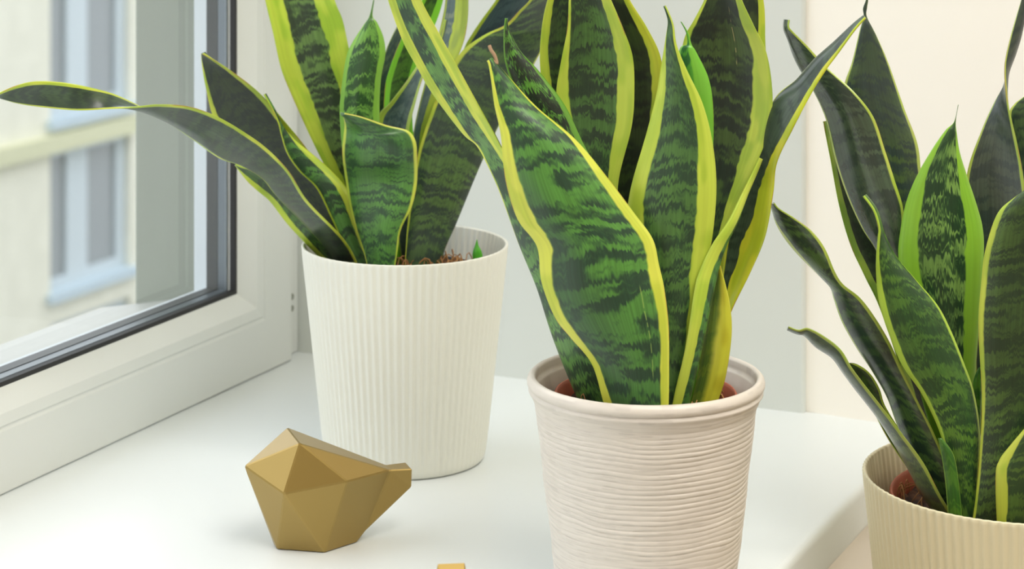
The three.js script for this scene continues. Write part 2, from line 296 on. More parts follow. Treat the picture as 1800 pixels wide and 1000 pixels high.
// stations: base to tip, [edge 1 x, y, edge 2 x, y] as seen from the camera; z: cm nearer than the plant's axis; tilt: cm that edge 2 lies nearer (edge 1 farther)
function leaf(plant, P, o) {
  const S = o.s, n = S.length, K = 9, edges = [[], []], zs = [];
  const len = [0]; for (let i = 1; i < n; i++) len.push(len[i - 1] + Math.hypot((S[i][0] + S[i][2] - S[i - 1][0] - S[i - 1][2]) / 2, (S[i][1] + S[i][3] - S[i - 1][1] - S[i - 1][3]) / 2));
  const T = [];
  for (let i = 0; i < n - 1; i++) for (let k = 0; k < K + (i === n - 2 ? 1 : 0); k++) {
    const t = k / K, g = (c) => cr(S[Math.max(0, i - 1)][c], S[i][c], S[i + 1][c], S[Math.min(n - 1, i + 2)][c], t);
    const tt = lerp(len[i], len[i + 1], t) / len[n - 1], z = along(o.z ?? 0, tt) / 100, ti = along(o.tilt ?? 0, tt) / 100;
    T.push(tt);
    edges[0].push(at(g(0), g(1), P.d - z + ti)); edges[1].push(at(g(2), g(3), P.d - z - ti));
  }
  // run the leaf on down into the soil
  const soil = P.soil - 0.012, e0 = edges[0][0], e1 = edges[1][0], c0 = e0.clone().add(e1).multiplyScalar(0.5);
  if (c0.y > soil + 0.004) {
    const steps = 5, add = [[], []];
    for (let k = 0; k < steps; k++) { const f = k / steps; for (const [e, a] of [[e0, add[0]], [e1, add[1]]]) { const p = e.clone().lerp(c0, 0.25 * (1 - f)); p.x = lerp(lerp(p.x, P.pos.x, 0.25), p.x, f); p.z = lerp(lerp(p.z, P.pos.z, 0.25), p.z, f); p.y = lerp(soil, e.y, f); a.push(p); } }
    edges[0] = add[0].concat(edges[0]); edges[1] = add[1].concat(edges[1]);
  }
  const N = edges[0].length, U = 22, th = (o.th ?? 2.2) / 1000, cup = o.cup ?? 0.1, ox = plant.position;
  const arc = [0]; let wmax = 0; const mid = edges[0].map((p, i) => p.clone().add(edges[1][i]).multiplyScalar(0.5));
  for (let i = 1; i < N; i++) arc.push(arc[i - 1] + mid[i].distanceTo(mid[i - 1]));
  const surf = [], Nrm = [];
  for (let j = 0; j < N; j++) {
    const Wv = edges[1][j].clone().sub(edges[0][j]), Tv = mid[Math.min(N - 1, j + 1)].clone().sub(mid[Math.max(0, j - 1)]).normalize(), w = Wv.length();
    wmax = Math.max(wmax, w);
    const Nv = Wv.clone().cross(Tv).normalize(), row = [];
    const cp = along(cup, arc[j] / arc[N - 1]);
    for (let i = 0; i <= U; i++) { const u = i / U, x = 2 * u - 1; row.push(edges[0][j].clone().addScaledVector(Wv, u).addScaledVector(Nv, w * (cp * (1 - x * x) + (o.wave ?? 0.006) * (n2(arc[j] * 55 + leafSeed * 9, u * 2.5) - 0.5) + (o.ridge ?? 0.008) * (n2(u * 7 + leafSeed * 5, arc[j] * 7) - 0.5) * (1 - x * x)))); }
    surf.push(row);
  }
  for (let j = 0; j < N; j++) { Nrm.push([]); for (let i = 0; i <= U; i++) { const a = surf[j][Math.min(U, i + 1)].clone().sub(surf[j][Math.max(0, i - 1)]), b = surf[Math.min(N - 1, j + 1)][i].clone().sub(surf[Math.max(0, j - 1)][i]); const c = a.cross(b); Nrm[j].push(c.lengthSq() > 1e-20 ? c.normalize() : new THREE.Vector3(0, 0, 1)); } }
  const pos = [], uv = [], idx = [], ring = 2 * (U + 1);
  for (let j = 0; j < N; j++) {
    const w = edges[0][j].distanceTo(edges[1][j]), v = arc[j] / arc[N - 1];
    for (let k = 0; k < ring; k++) {
      const front = k <= U, i = front ? k : ring - 1 - k, x = 2 * i / U - 1;
      const h = Math.min(th, w * 0.35) * 0.5 * (0.22 + 0.78 * Math.sqrt(Math.max(0, 1 - x * x))) * (front ? 1 : -1), p = surf[j][i].clone().addScaledVector(Nrm[j][i], h).sub(ox);
      pos.push(p.x, p.y, p.z); uv.push(i / U, v);
    }
  }
  for (let j = 0; j < N - 1; j++) for (let k = 0; k < ring; k++) { const a = j * ring + k, b = j * ring + (k + 1) % ring, c = a + ring, d = b + ring; idx.push(a, b, d, a, d, c); }
  for (const [j, flip] of [[0, true], [N - 1, false]]) for (let k = 1; k < ring - 1; k++) idx.push(...(flip ? [j * ring, j * ring + k + 1, j * ring + k] : [j * ring, j * ring + k, j * ring + k + 1]));
  const g = new THREE.BufferGeometry();
  g.setAttribute('position', new THREE.Float32BufferAttribute(pos, 3)); g.setAttribute('uv', new THREE.Float32BufferAttribute(uv, 2)); g.setIndex(idx); g.computeVertexNormals();
  o.seed = ++leafSeed;
  const m = new THREE.MeshPhysicalMaterial({ map: leafTexture(o, arc[N - 1], wmax), roughness: o.rough ?? 0.42, specularIntensity: 0.9, clearcoat: o.coat ?? 0.3, clearcoatRoughness: 0.26 });
  return mesh('leaf', g, m, plant);
}
const terracotta = mat('#a9573a', 0.55);
const soilTex = canvasTexture(256, 256, (i, j) => { const k = n2(i * 0.35, j * 0.35) * 0.6 + n2(i * 0.9, j * 0.9) * 0.4; return [lerp(30, 104, k), lerp(20, 66, k), lerp(14, 44, k)]; });
const soilMat = new THREE.MeshStandardMaterial({ map: soilTex, roughness: 1 }), coirMat = mat('#a87a4a', 0.9);
function nursery(plant, P, r, drop, soilDrop, rFoot, mound, material = terracotta) {
  const top = P.rim - drop, y0 = P.foot + 0.0062; P.soil = top - soilDrop;
  const pts = [[0, y0], [rFoot, y0], [rFoot + 0.002, y0 + 0.003], [r - 0.004, top - 0.012], [r - 0.0005, top - 0.0115], [r, top - 0.001], [r - 0.0006, top], [r - 0.0016, top], [r - 0.0022, top - 0.002], [r - 0.005, top - 0.014], [rFoot, y0 + 0.004], [0, y0 + 0.004]].map(([x, y]) => new THREE.Vector2(x, y - plant.position.y));
  mesh('nursery_pot', new THREE.LatheGeometry(pts, 72), material, plant);
  const s = gridGeometry(72, 26, (u, v) => { const a = u * Math.PI * 2, q = v * (r - 0.0052), x = Math.cos(a) * q, z = -Math.sin(a) * q; return [x, P.soil - plant.position.y + mound * (1 - v * v) + (v < 0.97 ? (n2(x * 260 + 50, z * 260 + 50) - 0.5) * 0.006 + (n2(x * 700 + 50, z * 700) - 0.5) * 0.003 : -0.004), z]; }, true);
  { const uvs = s.attributes.uv, ps = s.attributes.position; for (let i = 0; i < uvs.count; i++) uvs.setXY(i, ps.getX(i) * 8 + 0.5, ps.getZ(i) * 8 + 0.5); }
  mesh('soil', s, soilMat, plant);
}
function coir(plant, P, n, cx, cz, spread, sd) {
  seed(sd); const list = [];
  for (let i = 0; i < n; i++) {
    const a = rnd() * 6.28, r = Math.sqrt(rnd()) * spread, x = cx + Math.cos(a) * r, z = cz + Math.sin(a) * r, b = rnd() * 6.28, L = 0.006 + rnd() * 0.014, y = P.soil - plant.position.y + 0.001;
    const c = new THREE.CatmullRomCurve3([0, 1, 2, 3].map((k) => new THREE.Vector3(x + Math.cos(b) * L * k / 3 + (rnd() - 0.5) * 0.004, y + (k % 3 ? 0.003 + rnd() * 0.009 : -0.001), z + Math.sin(b) * L * k / 3 + (rnd() - 0.5) * 0.004)));
    list.push(new THREE.TubeGeometry(c, 8, 0.00025 + rnd() * 0.0003, 5, false));
  }
  const m = mesh('coir_fibre', mergeGeometries(list), coirMat, plant); m.userData.kind = 'stuff';
}

// the plant by the window frame
const plantA = thing('snake_plant', 'snake plant in the white ribbed planter, one long leaf across the window glass', 'plant', A.pos.clone().setY(A.foot + 0.0062));
nursery(plantA, A, 0.058, 0.020, 0.002, 0.043, 0.004, mat('#2c2a28', 0.6));
const LA = (o) => leaf(plantA, A, o);
LA({ s: [[600, 482, 632, 470], [560, 421, 604, 420], [489, 346, 542, 355], [460, 312, 508, 302], [422, 290, 470, 262], [384, 277, 425, 230], [340, 246, 375, 202], [300, 218, 328, 187], [262, 196, 278, 184], [232, 180, 236, 188], [190, 162, 195, 191], [125, 147, 135, 194], [65, 143, 70, 188], [25, 152, 28, 181], [-8, 168, -8, 170]], z: [0, 3, 6, 9, 11, 13, 14], tilt: [1.2, 1.6, 1.8, 2.2, 0, -0.5], cup: 0.08, d: '#2b3a2f', l: '#39573a', c: 0.6, mL: 0.13, mR: 0.05, m: '#c3cc3c', rough: 0.36 });
LA({ s: [[592, 475, 615, 470], [558, 449, 585, 442], [508, 397, 540, 388], [475, 355, 505, 340], [452, 335, 470, 312], [434, 318, 442, 297], [420, 300, 424, 293], [413, 290, 414, 289]], z: [0, 1, 4], tilt: 0.3, cup: -0.15, d: '#26401f', l: '#3f6f2c', mL: 0.25, mR: 0.12, m: '#b4c832' });
LA({ s: [[600, 475, 655, 462], [575, 435, 640, 420], [510, 370, 590, 340], [455, 300, 545, 270], [405, 250, 500, 213], [375, 206, 455, 163], [361, 150, 405, 124], [355, 112, 371, 103], [354, 94, 356, 95]], z: [-1, -1, 1, 3], tilt: 0.8, cup: -0.1, d: '#1d2a20', l: '#2c4226', c: 0.6, mL: 0.09, mR: 0.1, m: '#b9c437', rough: 0.5 });
LA({ s: [[628, 478, 662, 476], [606, 436, 642, 430], [580, 379, 624, 375], [556, 331, 613, 338], [525, 300, 585, 303], [504, 269, 548, 270], [494, 238, 515, 243], [489, 216, 493, 218], [478, 192, 481, 193], [464, 166, 465, 166]], z: [1, 1, 2], tilt: -0.3, cup: 0.1, d: '#26412a', l: '#417a3a', mL: 0.07, mR: [0.2, 0.3, 0.35, 0.35, 0.4], m: '#b7c832', f: 120 });
LA({ s: [[650, 488, 692, 488], [640, 445, 699, 440], [626, 403, 705, 403], [614, 355, 724, 362], [607, 312, 733, 320], [602, 269, 733, 275], [604, 240, 730, 247], [606, 222, 716, 229], [604, 206, 680, 220], [601, 200, 635, 205], [599, 197, 606, 199]], z: [2.5, 2.5, 2.5, 3.6, 4.6], tilt: 0.3, cup: [0.06, 0.08, 0.1, 0.16, 0.2], d: '#2a4a2e', l: '#4c8a3c', mL: 0.04, mR: 0.045, m: '#c4cb45', f: 150, thr: 0.45 });
LA({ s: [[640, 480, 690, 480], [615, 400, 678, 400], [590, 330, 665, 330], [552, 254, 645, 240], [513, 168, 628, 150], [494, 120, 613, 84], [480, 58, 602, 35], [466, 0, 588, 0], [450, -80, 560, -90], [440, -170, 512, -180], [442, -260, 446, -262]], z: [-1.5, -2, -1, 1], tilt: 0.3, cup: -0.1, d: '#25381f', l: '#527a3e', mL: 0.24, mR: 0.3, m: '#b6cd34', g: '#8fbb2a', f: 80 });
LA({ s: [[648, 480, 690, 480], [612, 340, 672, 340], [598, 216, 667, 216], [600, 158, 669, 144], [609, 100, 677, 96], [620, 74, 674, 66], [638, 46, 663, 40], [649, 29, 655, 28], [656, 0, 658, 0]], z: [-0.5, 0.3, 1], tilt: 0, cup: 0.14, d: '#264a22', l: '#5b9440', mL: 0.12, mR: 0.16, m: '#5d9e2c', g: '#7fb53a', f: 150, jag: 1.6 });
LA({ s: [[690, 480, 720, 480], [670, 300, 722, 300], [664, 205, 715, 200], [667, 145, 709, 140], [676, 97, 705, 90], [690, 62, 709, 52], [712, 22, 715, 20]], z: [-3, -3.5, -3], cup: -0.08, d: '#3a4a4c', l: '#465a55', mL: 0.03, mR: 0.03, m: '#7f8f6a' });
LA({ s: [[700, 470, 730, 470], [690, 330, 735, 330], [676, 215, 725, 215], [676, 165, 728, 160], [682, 130, 738, 115], [704, 72, 755, 68], [735, 15, 775, 15], [757, -35, 785, -35], [780, -80, 782, -80]], z: [-1.5, -2, -2], tilt: -0.4, cup: -0.14, d: '#1f4019', l: '#33661f', mL: 0.2, mR: 0.24, m: '#58b41c', g: '#79c22c' });
LA({ s: [[705, 480, 735, 480], [690, 380, 722, 380], [668, 270, 716, 275], [664, 208, 720, 222], [686, 180, 730, 180], [712, 146, 742, 138], [744, 100, 757, 98], [770, 70, 774, 68], [781, 34, 782, 34]], z: [-1, -0.5, 0.3], tilt: 0.4, cup: -0.2, d: '#3b4f4e', l: '#56706a', mL: 0.14, mR: 0.1, m: '#93ab54', rough: 0.34, c: 0.6 });
LA({ s: [[722, 480, 745, 480], [716, 350, 738, 350], [726, 240, 746, 245], [742, 165, 770, 172], [762, 95, 800, 110], [776, 40, 818, 60], [783, 0, 823, 0], [784, -60, 815, -60], [795, -120, 797, -120]], z: [-2, -2, -1.5], tilt: 0.6, cup: -0.1, d: '#4a5f60', l: '#64786f', mL: 0.07, mR: [0.2, 0.35, 0.5, 0.6, 0.6], m: '#a3b42c', g: '#8a9e3c', rough: 0.34 });
LA({ s: [[710, 485, 772, 485], [713, 440, 781, 440], [718, 380, 803, 390], [735, 270, 840, 300], [764, 180, 872, 230], [788, 128, 905, 170], [814, 88, 940, 110], [852, 61, 965, 60], [888, 44, 975, 30], [912, 20, 985, -10], [935, -5, 992, -45], [972, -70, 986, -78]], z: [0, -1, -2, -1, 2], tilt: -0.5, cup: [0.14, 0.12, 0.1, 0.05], d: '#24362a', l: '#3d6132', mL: [0.02, 0.04, 0.06, 0.06], mR: [0, 0, 0.02, 0.06], m: '#b3bc2e', rough: 0.45, f: 120 });
LA({ s: [[735, 480, 765, 480], [765, 380, 805, 380], [790, 250, 850, 250], [803, 140, 880, 140], [815, 88, 905, 80], [831, 58, 926, 40], [850, 30, 945, 0], [872, 0, 960, -40], [905, -55, 965, -95], [942, -130, 944, -131]], z: [-3, -4.5, -4], cup: -0.08, d: '#2c3d44', l: '#35505a', mL: 0.08, mR: 0.06, m: '#8fa62c', c: 0.6 });
LA({ s: [[834, 468, 846, 468], [831, 452, 848, 452], [832, 441, 846, 441], [835, 431, 841, 431], [838, 421, 839, 421]], z: 0.5, cup: 0.2, d: '#3d9412', l: '#55a81a', mL: 0, mR: 0, c: 0.6 });
coir(plantA, A, 70, 0.014, -0.012, 0.028, 5);

// the plant in front, in the coiled planter
const plantB = thing('snake_plant', 'snake plant in the coiled white planter, its broad front leaf with a dried tip', 'plant', B.pos.clone().setY(B.foot + 0.0062));
nursery(plantB, B, 0.0555, 0.011, 0.008, 0.04, 0.003);
const LB = (o) => leaf(plantB, B, o);
LB({ s: [[1035, 735, 1100, 735], [1013, 696, 1090, 690], [972, 594, 1060, 590], [944, 507, 1020, 490], [912, 429, 985, 410], [880, 341, 940, 325], [858, 292, 905, 288], [838, 256, 884, 262], [812, 233, 868, 232], [760, 164, 834, 172], [732, 116, 801, 112], [708, 72, 772, 60], [682, 0, 740, 0], [668, -60, 715, -70], [660, -130, 663, -132]], z: [1.5, 2.5, 3.5, 4.5, 5.5], tilt: [0.8, 0.8, 0.8, 0.6], cup: [0.12, 0.12, 0.1, -0.06, -0.1, -0.1], d: '#234029', l: '#4c8240', mL: [0, 0, 0.0, 0.05, 0.2, 0.2, 0.2], mR: [0.05, 0.1, 0.2, 0.34, 0.34, 0.34, 0.34], m: '#cbd33c', f: 70, jag: 2 });
const frontLeaf = LB({ s: [[1078, 748, 1170, 748], [1062, 709, 1175, 714], [1041, 640, 1176, 630], [1004, 594, 1175, 570], [976, 558, 1168, 510], [952, 495, 1158, 465], [944, 433, 1147, 420], [910, 385, 1114, 374], [889, 318, 1072, 318], [880, 236, 1012, 246], [869, 185, 945, 190], [863, 140, 898, 140], [859, 114, 873, 113], [856, 107, 862, 104]], z: [4.3, 4.5, 4.8, 5.2, 5.2], tilt: [0.6, 0.3, -0.2, -0.6, -0.4], cup: [0.13, 0.12, 0.12, 0.14, 0.12], d: '#24402c', l: '#45813a', mL: [0.24, 0.11, 0.09, 0.15, 0.1, 0.1], mR: [0.1, 0.11, 0.1, 0.1, 0.1, 0.14], m: '#d2d444', g: '#b8c83a', f: 78, jag: 1.1, wave: 0.01, rough: 0.38, scar: [0.79, 0.17, 0.4] });
{ const c = new THREE.CatmullRomCurve3([[858, 110, 1.331], [868, 108, 1.330], [873, 112, 1.330], [869, 97, 1.331], [863, 88, 1.332], [860, 80, 1.333]].map(([x, y, d]) => at(x, y, d).sub(plantB.position)));
  const t = new THREE.TubeGeometry(c, 24, 0.0011, 7, false); const tip = mesh('dried_tip', t, mat('#a5876a', 0.9), frontLeaf); tip.userData.label = 'shrivelled brown leaf tip'; }
LB({ s: [[1060, 690, 1110, 690], [1040, 500, 1112, 500], [1000, 380, 1078, 360], [940, 240, 1024, 250], [905, 160, 992, 184], [888, 110, 946, 124], [885, 75, 912, 88], [886, 50, 893, 48], [888, 32, 890, 32]], z: [2.5, 2, 2.5], tilt: -0.2, cup: 0.12, d: '#162418', l: '#4b8a34', mL: 0.06, mR: 0.16, m: '#3f7d1f', g: '#5f9a2c', f: 130, jag: 2.5, thr: 0.56 });
LB({ s: [[1080, 690, 1130, 690], [1055, 500, 1115, 500], [990, 300, 1060, 300], [958, 170, 1050, 180], [949, 108, 1046, 110], [953, 44, 1040, 40], [964, -5, 1030, -5], [985, -60, 1015, -60], [1000, -100, 1002, -100]], z: [0, -1, -1], cup: -0.08, d: '#1b2c20', l: '#33562a', mL: 0.16, mR: 0.06, m: '#a9bb2e', f: 90 });
LB({ s: [[1085, 690, 1140, 690], [1060, 560, 1122, 560], [1020, 420, 1095, 420], [1000, 310, 1086, 328], [985, 215, 1110, 224], [978, 165, 1115, 160], [986, 110, 1112, 100], [997, 52, 1096, 52], [1000, 0, 1074, 0], [1003, -50, 1047, -60], [1016, -110, 1019, -112]], z: [1, 1, 0.5, 1], tilt: 0.1, cup: -0.1, d: '#223524', l: '#3d6c33', mL: [0, 0.05, 0.1, 0.15, 0.16, 0.05, 0], mR: [0.1, 0.1, 0.16, 0.22, 0.22, 0.25], m: '#b2c43c', f: 105, c: 0.85, jag: 1.6 });
LB({ s: [[1105, 690, 1150, 690], [1080, 560, 1150, 560], [1060, 400, 1150, 380], [1050, 280, 1160, 260], [1045, 180, 1166, 160], [1042, 100, 1161, 100], [1042, 50, 1138, 50], [1050, 0, 1107, 0], [1060, -60, 1076, -60], [1068, -90, 1070, -91]], z: [-1.5, -2, -1.5], cup: -0.08, d: '#141f18', l: '#243c20', mL: 0.03, mR: 0.17, m: '#c2c62a', f: 70 });
LB({ s: [[1135, 745, 1200, 745], [1125, 640, 1218, 640], [1112, 500, 1242, 480], [1103, 400, 1255, 392], [1108, 335, 1259, 320], [1136, 236, 1252, 248], [1153, 170, 1235, 182], [1163, 112, 1208, 124], [1170, 70, 1190, 80], [1175, 40, 1184, 44], [1172, 22, 1176, 23], [1168, 10, 1170, 10]], z: [3, 3, 3.2, 3.4], tilt: 0.2, cup: 0.1, d: '#25402a', l: '#46773a', mL: [0.1, 0.12, 0.19, 0.19, 0.19, 0.2, 0.1], mR: [0.1, 0.16, 0.22, 0.22, 0.22, 0.24, 0.1], m: '#b5c73a', g: '#9fbb35', f: 105, c: 0.85, jag: 1.6 });
LB({ s: [[1172, 752, 1203, 752], [1181, 714, 1212, 709], [1188, 682, 1221, 668], [1206, 604, 1236, 604], [1220, 512, 1251, 530], [1230, 475, 1264, 470], [1252, 429, 1279, 425], [1280, 388, 1296, 390], [1303, 341, 1313, 340], [1322, 304, 1326, 306], [1335, 277, 1336, 278]], z: [3.5, 3.8, 3.2, 1.8], tilt: -0.3, cup: 0.16, d: '#1f4524', l: '#3c7a36', mL: [0.25, 0.42, 0.5, 0.6, 0.9], mR: 0, m: '#b4c43c', f: 130 });
LB({ s: [[1190, 690, 1215, 690], [1225, 600, 1252, 600], [1230, 480, 1264, 450], [1222, 380, 1284, 385], [1205, 300, 1325, 298], [1195, 200, 1350, 235], [1193, 130, 1358, 172], [1203, 68, 1348, 96], [1220, 35, 1325, 45], [1238, 0, 1304, 0], [1258, -50, 1285, -55], [1272, -100, 1274, -101]], z: [0.5, 0.8, 1, 1.5], tilt: 0.2, cup: -0.1, d: '#1a2820', l: '#2f4c2a', mL: 0.06, mR: [0.1, 0.1, 0.2, 0.24, 0.22, 0.18, 0.1], m: '#b2c540', g: '#8fb23a', f: 80, scar: [0.62, 0.74, 0.88, 1] });
LB({ s: [[1195, 690, 1225, 690], [1200, 420, 1245, 420], [1195, 300, 1252, 290], [1190, 200, 1254, 200], [1189, 130, 1246, 140], [1195, 86, 1225, 94], [1207, 78, 1216, 79], [1206, 58, 1210, 58], [1196, 38, 1198, 38]], z: [1.5, 1.8, 2.2], cup: 0.12, d: '#23602a', l: '#3b8a2c', mL: 0.1, mR: 0.5, m: '#58ad26', g: '#6cb82c', soft: 0.03 });
LB({ s: [[1215, 690, 1240, 690], [1240, 300, 1300, 300], [1270, 150, 1342, 150], [1290, 60, 1345, 60], [1300, 0, 1342, 0], [1308, -60, 1326, -60], [1315, -110, 1317, -111]], z: [-1, -2.5, -2.5], cup: -0.08, d: '#1d2a1f', l: '#2f4527', mL: 0.05, mR: 0.22, m: '#b5c22c' });
LB({ s: [[1225, 690, 1242, 690], [1255, 570, 1268, 605], [1268, 500, 1285, 548], [1275, 440, 1319, 478], [1285, 380, 1345, 415], [1302, 330, 1359, 340], [1330, 250, 1366, 285], [1362, 174, 1393, 228], [1400, 140, 1424, 168], [1432, 104, 1450, 126], [1464, 76, 1475, 92], [1500, 44, 1504, 52], [1521, 30, 1522, 32]], z: [0, 0, 0.5, 2, 3.5], tilt: [0.3, 0.4, 0.8, 0.8, 0.4], cup: [-0.12, -0.12, 0.1, 0.12], d: '#28372c', l: '#3b5445', mL: 0.06, mR: [0.3, 0.55, 0.6, 0.45, 0.16, 0.14, 0.1], m: '#c9c81c', g: '#a5be28', rough: 0.32, c: 0.6 });
LB({ s: [[1205, 752, 1246, 752], [1216, 705, 1262, 705], [1228, 650, 1276, 660], [1238, 590, 1286, 590], [1247, 540, 1284, 540], [1255, 500, 1276, 502], [1264, 467, 1266, 467]], z: [2.2, 2.5, 2.2], tilt: 0.3, cup: 0.14, d: '#4f6a24', l: '#67802a', mL: 0.02, mR: [0.62, 0.62, 0.6, 0.45, 0.3], m: '#b9b51e', g: '#a8a01a', soft: 0.14, c: 0.7 });
coir(plantB, B, 60, 0.0, 0.0, 0.045, 9);

// the plant in the cream planter
const plantC = thing('snake_plant', 'snake plant in the cream ribbed planter, with leaves curling outward against the cream wall', 'plant', C.pos.clone().setY(C.foot + 0.0062));
nursery(plantC, C, 0.081, 0.013, 0.010, 0.058, 0.003);
const LC = (o) => leaf(plantC, C, o);
LC({ s: [[1670, 850, 1715, 850], [1640, 760, 1700, 760], [1600, 600, 1650, 600], [1560, 490, 1607, 500], [1540, 440, 1588, 430], [1515, 400, 1588, 370], [1490, 345, 1573, 318], [1470, 285, 1556, 265], [1452, 210, 1535, 205], [1430, 160, 1500, 160], [1405, 120, 1455, 120], [1392, 90, 1420, 82], [1386, 60, 1393, 55], [1385, 48, 1387, 47], [1386, 35, 1388, 35]], z: [2, 1.6, 0.6, -0.4, -1.6], tilt: [0.2, 0.4, 0.8, 0.8], coat: 0.9, cup: 0.14, d: '#26352c', l: '#3c5543', mL: 0.05, mR: 0.05, m: '#a9b84a', rough: 0.24, c: 0.7, ridge: 0.03 });
LC({ s: [[1650, 850, 1690, 850], [1600, 700, 1650, 700], [1550, 550, 1602, 540], [1520, 485, 1570, 470], [1495, 430, 1540, 420], [1475, 360, 1515, 350], [1460, 280, 1492, 275], [1450, 228, 1472, 228], [1449, 213, 1453, 213]], z: [-1, -1.5, -2], tilt: -0.3, cup: -0.1, d: '#17261a', l: '#27422a', mL: 0.24, mR: 0.04, m: '#7d9f2c', g: '#5f8a28' });
LC({ s: [[1670, 850, 1720, 850], [1600, 600, 1680, 600], [1560, 450, 1642, 420], [1500, 310, 1621, 320], [1485, 215, 1613, 255], [1483, 155, 1589, 190], [1498, 108, 1561, 110], [1511, 55, 1541, 64], [1518, 30, 1524, 30], [1517, 15, 1524, 14], [1522, 0, 1526, 0], [1522, -10, 1523, -10]], z: [-2, -3, -4], coat: 0.6, cup: 0.1, d: '#243430', l: '#34502f', mL: 0.04, mR: 0.05, m: '#8f9f3e', rough: 0.36 });
LC({ s: [[1680, 890, 1725, 890], [1620, 700, 1714, 700], [1595, 560, 1722, 560], [1580, 460, 1729, 450], [1582, 410, 1727, 400], [1593, 355, 1715, 355], [1612, 308, 1700, 310], [1640, 260, 1687, 268], [1662, 229, 1682, 237], [1677, 214, 1680, 214], [1684, 184, 1685, 184]], z: [2, 2, 2.5], tilt: 0, cup: 0.1, d: '#1c3a20', l: '#67944a', mL: [0.15, 0.2, 0.24, 0.22, 0.14], mR: [0.15, 0.2, 0.24, 0.22, 0.14], m: '#6fae1e', g: '#86bb3a', f: 80, jag: 3, thr: 0.52, rough: 0.34 });
LC({ s: [[1692, 932, 1710, 932], [1672, 840, 1718, 840], [1652, 760, 1722, 760], [1620, 692, 1712, 690], [1585, 640, 1695, 640], [1560, 580, 1672, 583], [1545, 530, 1648, 537], [1540, 485, 1610, 492], [1540, 450, 1576, 452], [1543, 418, 1556, 417], [1544, 400, 1547, 400], [1535, 370, 1537, 370], [1517, 345, 1518, 345]], z: [4, 4.2, 4.5, 5], tilt: [0, -0.2, -0.5], cup: [0.12, 0.12, 0.12], d: '#21421f', l: '#47752c', mL: [0.05, 0.08, 0.1, 0.1], mR: 0.05, m: '#9cc22e', f: 110, thr: 0.52, jag: 1.6 });
LC({ s: [[1706, 935, 1800, 935], [1715, 875, 1812, 875], [1722, 800, 1830, 800], [1726, 700, 1850, 700], [1720, 575, 1870, 570], [1725, 495, 1880, 480], [1732, 440, 1882, 400], [1752, 378, 1872, 335], [1780, 350, 1857, 308], [1815, 330, 1845, 298], [1836, 290, 1839, 289]], z: [5, 5, 5.4, 6], tilt: 0.2, cup: 0.1, d: '#1f331c', l: '#3b5d28', mL: [0.05, 0.04, 0.055, 0.06, 0.09], mR: 0.06, m: '#b4c135', f: 140 });
LC({ s: [[1753, 935, 1825, 935], [1750, 840, 1850, 850], [1757, 808, 1872, 790], [1778, 780, 1872, 740], [1805, 748, 1862, 700], [1842, 700, 1850, 690]], z: [6.3, 6.5, 7], cup: 0.12, d: '#243d1c', l: '#3f6128', mL: [0.14, 0.22, 0.14, 0.1], mR: 0.08, m: '#b4bd35', f: 140 });
LC({ s: [[1735, 890, 1790, 890], [1718, 700, 1800, 700], [1703, 550, 1804, 550], [1697, 400, 1807, 400], [1700, 305, 1797, 300], [1725, 230, 1783, 235], [1748, 180, 1773, 190], [1763, 153, 1768, 156], [1771, 128, 1766, 125], [1785, 95, 1768, 100], [1796, 60, 1778, 58], [1803, 20, 1789, 20], [1808, -25, 1803, -25]], z: [0.5, 0.2, -0.6], coat: 0.8, tilt: [0.3, 0.4, 0.5, 0.6, 0], cup: -0.1, d: '#2a3733', l: '#3e5044', mL: 0.045, mR: 0.05, m: '#9aab45', rough: 0.36, c: 0.6 });
LC({ s: [[1790, 890, 1825, 890], [1790, 500, 1840, 500], [1790, 300, 1840, 300], [1785, 250, 1836, 250], [1774, 202, 1836, 210], [1783, 183, 1842, 180], [1800, 170, 1852, 150], [1832, 140, 1846, 130]], z: [-2, -2.5, -2.5], cup: 0.1, d: '#26382a', l: '#3a5a35', mL: 0.06, mR: 0.05, m: '#a4b040' });
LC({ s: [[1660, 905, 1692, 905], [1612, 830, 1670, 830], [1582, 760, 1641, 760], [1560, 700, 1611, 700], [1535, 655, 1586, 650], [1505, 610, 1563, 600], [1480, 565, 1536, 555], [1466, 525, 1511, 523], [1460, 503, 1482, 500], [1444, 487, 1467, 477], [1405, 450, 1449, 435], [1380, 420, 1426, 405], [1364, 392, 1396, 383], [1359, 370, 1370, 367], [1359, 356, 1361, 357]], z: [3, 2.8, 2.4, 1.8, 1.2], coat: 0.8, tilt: [0.6, 0.8, 0.8, 0.6], cup: [0.1, 0.1, 0.14, 0.1], d: '#24382a', l: '#3f6338', mL: [0.05, 0.05, 0.06, 0.1, 0.2, 0.16], mR: [0.04, 0.05, 0.06, 0.08, 0.04], m: '#a9bb48', rough: 0.3 });
LC({ s: [[1655, 915, 1680, 915], [1622, 872, 1654, 872], [1595, 820, 1624, 815], [1565, 765, 1586, 763], [1540, 725, 1556, 723], [1505, 680, 1520, 677], [1484, 652, 1497, 646], [1463, 627, 1478, 615], [1435, 610, 1450, 592], [1415, 589, 1421, 577], [1402, 583, 1404, 580], [1385, 575, 1386, 574]], z: [3.4, 3.6, 3.4, 3], coat: 0.9, tilt: [0.8, 1.0, 1.0, 0.5], cup: 0.12, d: '#2e4632', l: '#42603f', mL: 0.02, mR: 0.08, m: '#8c9d40', rough: 0.28 });
LC({ s: [[1640, 890, 1670, 890], [1600, 830, 1640, 830], [1560, 770, 1592, 770], [1530, 712, 1557, 716], [1510, 676, 1546, 684], [1498, 650, 1530, 658], [1493, 641, 1511, 644], [1492, 638, 1496, 639]], z: [0.5, 1, 1.5], cup: -0.15, d: '#15300c', l: '#234a12', mL: 0.02, mR: 0.08, m: '#a9c13c' });
